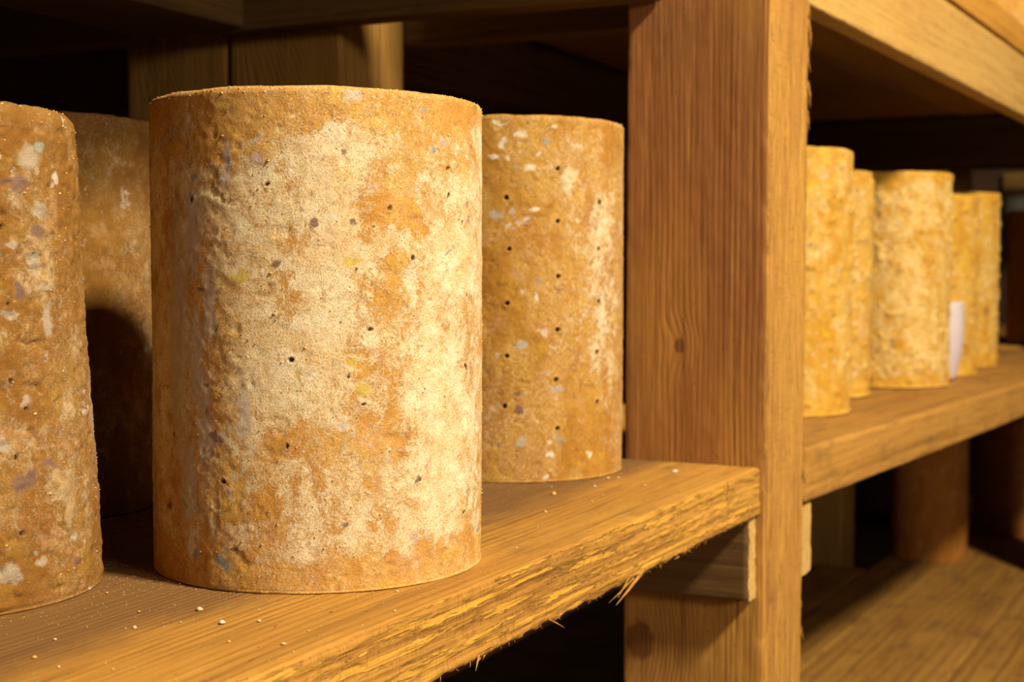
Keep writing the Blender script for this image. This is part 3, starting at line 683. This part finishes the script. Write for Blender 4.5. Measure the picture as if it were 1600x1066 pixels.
c3_marks = [ (-94.6, 0.2231, 0.0104, 0.0043, PURP), (-87.5, 0.1978, 0.005, 0.0041, PURP), (-95.2, 0.1662, 0.0043, 0.0057, PURP), (-98.3, 0.068, 0.0099, 0.0057, PURP), (-88.0, 0.0751, 0.008, 0.0041, PURP), (-78.0, 0.0191, 0.0039, 0.0049, PURP), (-89.3, 0.2376, 0.0087, 0.0081, PALE), (-103.1, 0.2286, 0.0023, 0.0023, BLUE), (-97.9, 0.1911, 0.0045, 0.0036, PALE), (-100.2, 0.1553, 0.0064, 0.0027, PALE), (-94.8, 0.1088, 0.0035, 0.0047, PALE), (-106.8, 0.021, 0.0089, 0.0066, PALE), (-78.5, 0.034, 0.0032, 0.0021, GREY), (-95.0, 0.0256, 0.0053, 0.0034, PALE), (-84.8, 0.2436, 0.0048, 0.0034, BLUE), (-85.8, 0.2094, 0.0073, 0.0054, PALE), (-89.1, 0.1822, 0.0058, 0.0074, PALE), (-84.7, 0.1704, 0.0075, 0.0041, PALE), (-106.1, 0.1967, 0.0022, 0.0033, PALE), (-105.0, 0.0865, 0.0053, 0.004, PALE), (-83.3, 0.1516, 0.0056, 0.0103, PALE), (-96.2, 0.031, 0.0026, 0.002, BLUE), (-85.2, 0.1312, 0.0043, 0.0027, PALE) ]
c3_blobs = [ (-88.7, 0.2193, 0.0147, 0.0202, 0.08), (-87.7, 0.1755, 0.0175, 0.0203, 0.09), (-102.7, 0.0928, 0.0135, 0.0132, 0.08), (-84.5, 0.0623, 0.0136, 0.0206, 0.07), (-106.7, 0.1329, 0.011, 0.0197, 0.05), (-79.0, 0.2132, 0.01, 0.0412, -0.06), (-96.4, 0.009, 0.0342, 0.0067, -0.1) ]
c1 = cheese_mat('rind_front', 1.0, cream=0.008, creamc=((0.80, 0.55, 0.25), (0.95, 0.79, 0.50)), orange=((0.62, 0.285, 0.040), (0.72, 0.40, 0.090)), brown=0.55, soft=0.045)
cheese('large foremost cylinder cheese with cream crusted orange rind at the plank edge', (-0.0183, 0.1224, 0.0), 0.1, 0.2785, c1, nth=640, nz=270, seed=1, amp=0.42, er=0.0035, holes=c1_holes, marks=c1_marks + [(170, 0.20, 0.010, 0.035, LILA), (172, 0.13, 0.008, 0.04, LILA), (168, 0.06, 0.010, 0.03, LILA), (178, 0.16, 0.006, 0.03, LILA), (176, 0.09, 0.007, 0.03, LILA), (162, 0.15, 0.012, 0.09, LILA), (-176, 0.235, 0.004, 0.018, LILA), (-170, 0.10, 0.005, 0.02, LILA)], blobs=c1_blobs, drilled=False, grains=1900)
c2 = cheese_mat('rind_second', 2.0, cream=-0.070, brown=0.65, orange=((0.44, 0.190, 0.014), (0.55, 0.29, 0.032)))
cheese('orange brown cheese beside the post with rows of small pierced holes', (0.4035, 0.2030, 0.0), 0.1, 0.3087, c2, nth=560, nz=280, seed=2, amp=0.55, holes=c2_holes, marks=c2_marks, blobs=c2_blobs, grains=900)
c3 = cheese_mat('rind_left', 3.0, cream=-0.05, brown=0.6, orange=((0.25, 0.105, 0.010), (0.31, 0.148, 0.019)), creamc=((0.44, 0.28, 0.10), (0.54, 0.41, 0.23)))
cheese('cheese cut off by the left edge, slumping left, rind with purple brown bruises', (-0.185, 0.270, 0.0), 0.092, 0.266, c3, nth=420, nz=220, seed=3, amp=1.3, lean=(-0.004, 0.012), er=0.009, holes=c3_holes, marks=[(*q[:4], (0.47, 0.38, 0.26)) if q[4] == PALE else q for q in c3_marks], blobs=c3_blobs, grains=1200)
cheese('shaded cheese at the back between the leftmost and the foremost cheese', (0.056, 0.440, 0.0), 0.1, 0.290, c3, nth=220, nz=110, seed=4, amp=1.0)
G = 'tall cheeses in the right bay'
spec = [(1.0400, 0.1493, 0.3318, 'first of the five tall cheeses right of the post, half hidden by it'),
        (1.3058, 0.1838, 0.3223, 'tall cheese showing only a narrow strip, second right of the post'),
        (1.5533, 0.1140, 0.3335, 'broadest visible cream cheese of the right row, behind the paper slip'),
        (1.8184, 0.1125, 0.3114, 'yellow cheese with the white paper slip in front'),
        (2.0853, 0.1154, 0.3296, 'farthest lit cheese of the right row with a knobbly edge')]
for k, (x, y, h, lb) in enumerate(spec):
    mt = cheese_mat('rind_right', 5.0 + k, cream=(-0.030, -0.035, 0.012, -0.045, -0.02)[k], brown=0.5, orange=((0.66, 0.325, 0.022), (0.78, 0.44, 0.045)), creamc=((0.84, 0.53, 0.12), (0.90, 0.66, 0.27)), yellow=0.7, flecks=1.2)
    cheese(lb, (x, y, 0.0), 0.1, h, mt, nth=240, nz=130, seed=11 + k, amp=0.9, bumps=1.1, group=G, grains=500)
m_dk = cheese_mat('rind_brown', 20.0, cream=-0.12, brown=0.5, orange=((0.42, 0.135, 0.012), (0.50, 0.19, 0.022)), creamc=((0.52, 0.24, 0.06), (0.56, 0.30, 0.12)), flecks=0.3)
m_fr = cheese_mat('rind_far', 27.0, cream=-0.10, orange=((0.68, 0.27, 0.02), (0.78, 0.36, 0.04)), creamc=((0.75, 0.40, 0.10), (0.8, 0.5, 0.18)), flecks=0.3)
cheese('dark orange cheese at the far right end, cut by the frame', (2.99, 0.02, 0.0), 0.1, 0.330, m_fr, nth=160, nz=80, seed=21)
cheese('brown cheese on the lower shelf, nearer of two, lit at its foot', (2.915, 0.288, -0.539), 0.094, 0.352, m_dk, nth=200, nz=110, seed=22)
cheese('brown cheese on the lower shelf, farther of two, cut by the right edge', (3.36, 0.148, -0.539), 0.1, 0.40, m_dk, nth=200, nz=110, seed=23)
m_tp = cheese_mat('rind_upper', 24.0, cream=-0.06, orange=((0.66, 0.29, 0.02), (0.74, 0.42, 0.05)), creamc=((0.85, 0.62, 0.35), (0.88, 0.72, 0.55)))
cheese('bright orange cheese on the upper plank in the top right corner', (1.90, 0.035, 0.5905), 0.1, 0.30, m_tp, nth=200, nz=90, seed=24)

# ------------------------------------------------------------------ paper slip and crumbs
def paper():
    nx, nz = 14, 26
    W, H = 0.062, 0.130
    V, F = [], []
    for side in (0, 1):
        for i in range(nx + 1):
            for k in range(nz + 1):
                t = i / nx; f = k / nz
                x = (t - 0.5) * W * (1 - 0.10 * (1 - f) ** 3)
                y = 0.010 * (2 * t - 1) ** 2 + 0.010 * (1 - f) ** 2 - 0.004 * math.sin(f * 3.1) + side * 0.0004
                V.append((x, y, f * H + 0.003 * t * (1 - f)))
    n = (nx + 1) * (nz + 1)
    for i in range(nx):
        for k in range(nz):
            a = i * (nz + 1) + k; b = a + nz + 1
            F.append((a, b, b + 1, a + 1)); F.append((n + a, n + a + 1, n + b + 1, n + b))
    rim = [i * (nz + 1) for i in range(nx + 1)] + [nx * (nz + 1) + k for k in range(1, nz + 1)] + [i * (nz + 1) + nz for i in range(nx - 1, -1, -1)] + [k for k in range(nz - 1, 0, -1)]
    for q in range(len(rim)):
        a, b = rim[q], rim[(q + 1) % len(rim)]
        F.append((b, a, n + a, n + b))
    return mesh_np('paper_slip', V, [np.array(F)])
m_paper = flat_mat('lilac_white_paper', (0.46, 0.385, 0.40), 0.6, 0.04, 40)
pp = new_obj('paper_slip', paper(), m_paper)
pp.location = (1.655, 0.0185, 0.0); pp.rotation_euler = (0, 0, math.radians(-24))
tag(pp, 'small blank white paper slip standing curled on the plank between two right cheeses', 'paper')

def crumb_mesh(name, sx, sy, sz, seed):
    """an irregular broken lump, flat side down"""
    rr = np.random.default_rng(seed)
    V = []; F = []
    rings = [(0.0, 0.75), (0.25, 1.0), (0.6, 0.85), (0.9, 0.45)]
    n = 9
    for (h, w) in rings:
        for k in range(n):
            a = 2 * math.pi * (k + 0.35 * rr.uniform(-1, 1)) / n
            q = w * rr.uniform(0.75, 1.15)
            V.append((sx * q * math.cos(a), sy * q * math.sin(a), sz * (h + (0 if h == 0 else rr.uniform(-0.08, 0.08)))))
    for l in range(len(rings) - 1):
        for k in range(n):
            k2 = (k + 1) % n
            F.append((l * n + k, l * n + k2, (l + 1) * n + k2, (l + 1) * n + k))
    V += [(0, 0, 0), (0, 0, sz)]
    c0, c1 = len(V) - 2, len(V) - 1
    T = [((k + 1) % n, k, c0) for k in range(n)] + [(3 * n + k, 3 * n + (k + 1) % n, c1) for k in range(n)]
    return mesh_np(name, V, [np.array(F), np.array(T)])
m_cr = flat_mat('crumb_cream', (0.52, 0.37, 0.19), 0.9, 0.25, 900)
m_cr2 = flat_mat('crumb_orange', (0.62, 0.33, 0.07), 0.9, 0.25, 900)
m_cr3 = flat_mat('crumb_white', (0.56, 0.46, 0.36), 0.9, 0.2, 900)
CG = 'cheese crumbs on the front plank'
named = [(-0.1604, 0.1005, 2.0, 2.0, 1.9, m_cr, 'round tan crumb lying in front of the large foremost cheese'),
         (-0.1764, 0.0728, 2.1, 1.6, 1.6, m_cr3, 'largest pale angular crumb on the plank in front of the foremost cheese'),
         (0.2753, 0.1000, 1.7, 4.2, 2.2, m_cr2, 'curled orange shaving on the plank before the pierced cheese'),
         (0.4411, 0.0589, 4.2, 2.0, 1.7, m_cr3, 'whitish lump on the plank near the post'),
         (-0.1646, 0.0586, 1.3, 1.0, 0.9, m_cr, 'small flat cream crumb right of the largest pale crumb'),
         (-0.2045, 0.1049, 1.2, 1.1, 1.4, m_cr, 'small tan crumb left of the round tan crumb'),
         (0.3750, 0.0960, 2.0, 1.4, 1.4, m_cr, 'cream crumb at the foot of the pierced cheese by the post')]
for k, (x, y, a, b, h, mt, lb) in enumerate(named):
    o = new_obj('cheese_crumb', crumb_mesh('cheese_crumb', a * 0.001, b * 0.001, h * 0.001, 100 + k), mt, smooth=False)
    o.location = (x, y, 0.0003); o.rotation_euler = (0, 0, k * 0.9)
    tag(o, lb, 'crumb', CG)
protos = [crumb_mesh('cheese_crumb', 0.0010, 0.0008, 0.0007, 200 + k) for k in range(4)]
for k, me in enumerate(protos): me.materials.append((m_cr, m_cr3, m_cr, m_cr2)[k])
cn = 0
discs = [(-0.0183, 0.1224, 0.1015), (0.4035, 0.2030, 0.1015), (-0.185, 0.270, 0.0945)]
while cn < 64:
    if cn < 44:
        x, y = rng.uniform(-0.36, -0.06), rng.uniform(0.006, 0.21)
    else:
        x, y = rng.uniform(0.06, 0.48), rng.uniform(0.006, 0.12)
    if any(math.hypot(x - a, y - b) < q for a, b, q in discs): continue
    kd = int(rng.integers(0, 4)); hue = ('cream', 'whitish', 'cream', 'orange')[kd]
    o = bpy.data.objects.new('cheese_crumb', protos[kd])
    sc.collection.objects.link(o)
    o.location = (x, y, 0.0003); o.rotation_euler = (0, 0, rng.uniform(0, 6.28))
    q = float(np.clip(rng.lognormal(-0.35, 0.4), 0.35, 1.5)); o.scale = (q, q, q)
    if x > 0.05: zone = 'strewn on the plank between the foremost cheese and the post' if y > 0.05 else 'near the plank edge right of the foremost cheese'
    elif y > 0.12: zone = 'in the brown ground between the leftmost and the foremost cheese'
    elif y > 0.06: zone = 'on the plank just in front of the foremost cheese'
    else: zone = 'near the plank edge at the bottom left'
    tag(o, 'tiny ' + hue + ' crumb ' + zone, 'crumb', hue + ' crumbs ' + zone)
    cn += 1
# mould dust and fine grains gathered round the cheeses
V, F = [], []
for k in range(2600):
    if k < 1500:
        c = discs[k % 3]; a = rng.uniform(math.pi * 0.8, math.pi * 2.1); q = c[2] + abs(rng.normal(0, 0.022))
        x, y = c[0] + q * math.cos(a), c[1] + q * math.sin(a)
    else:
        x, y = rng.uniform(-0.45, 0.49), rng.uniform(0.004, 0.30)
    if y < 0.004 or y > 0.325 or x > 0.5 or any(math.hypot(x - a_, y - b_) < q_ for a_, b_, q_ in discs): continue
    g = rng.uniform(0.00012, 0.00038); b0 = len(V)
    for (dx, dy, dz) in ((-1, -0.6, 0), (1, -0.7, 0), (0, 1, 0), (0.1, 0, 1.1)):
        V.append((x + g * dx, y + g * dy, 0.0006 + g * dz))
    F += [(b0, b0 + 1, b0 + 3), (b0 + 1, b0 + 2, b0 + 3), (b0 + 2, b0, b0 + 3), (b0, b0 + 2, b0 + 1)]
du = new_obj('crumb_dust', mesh_np('crumb_dust', V, [np.array(F)]), m_cr, smooth=False)
tag(du, 'fine pale crumb dust strewn over the front plank around the cheeses', 'dust', kind='stuff')
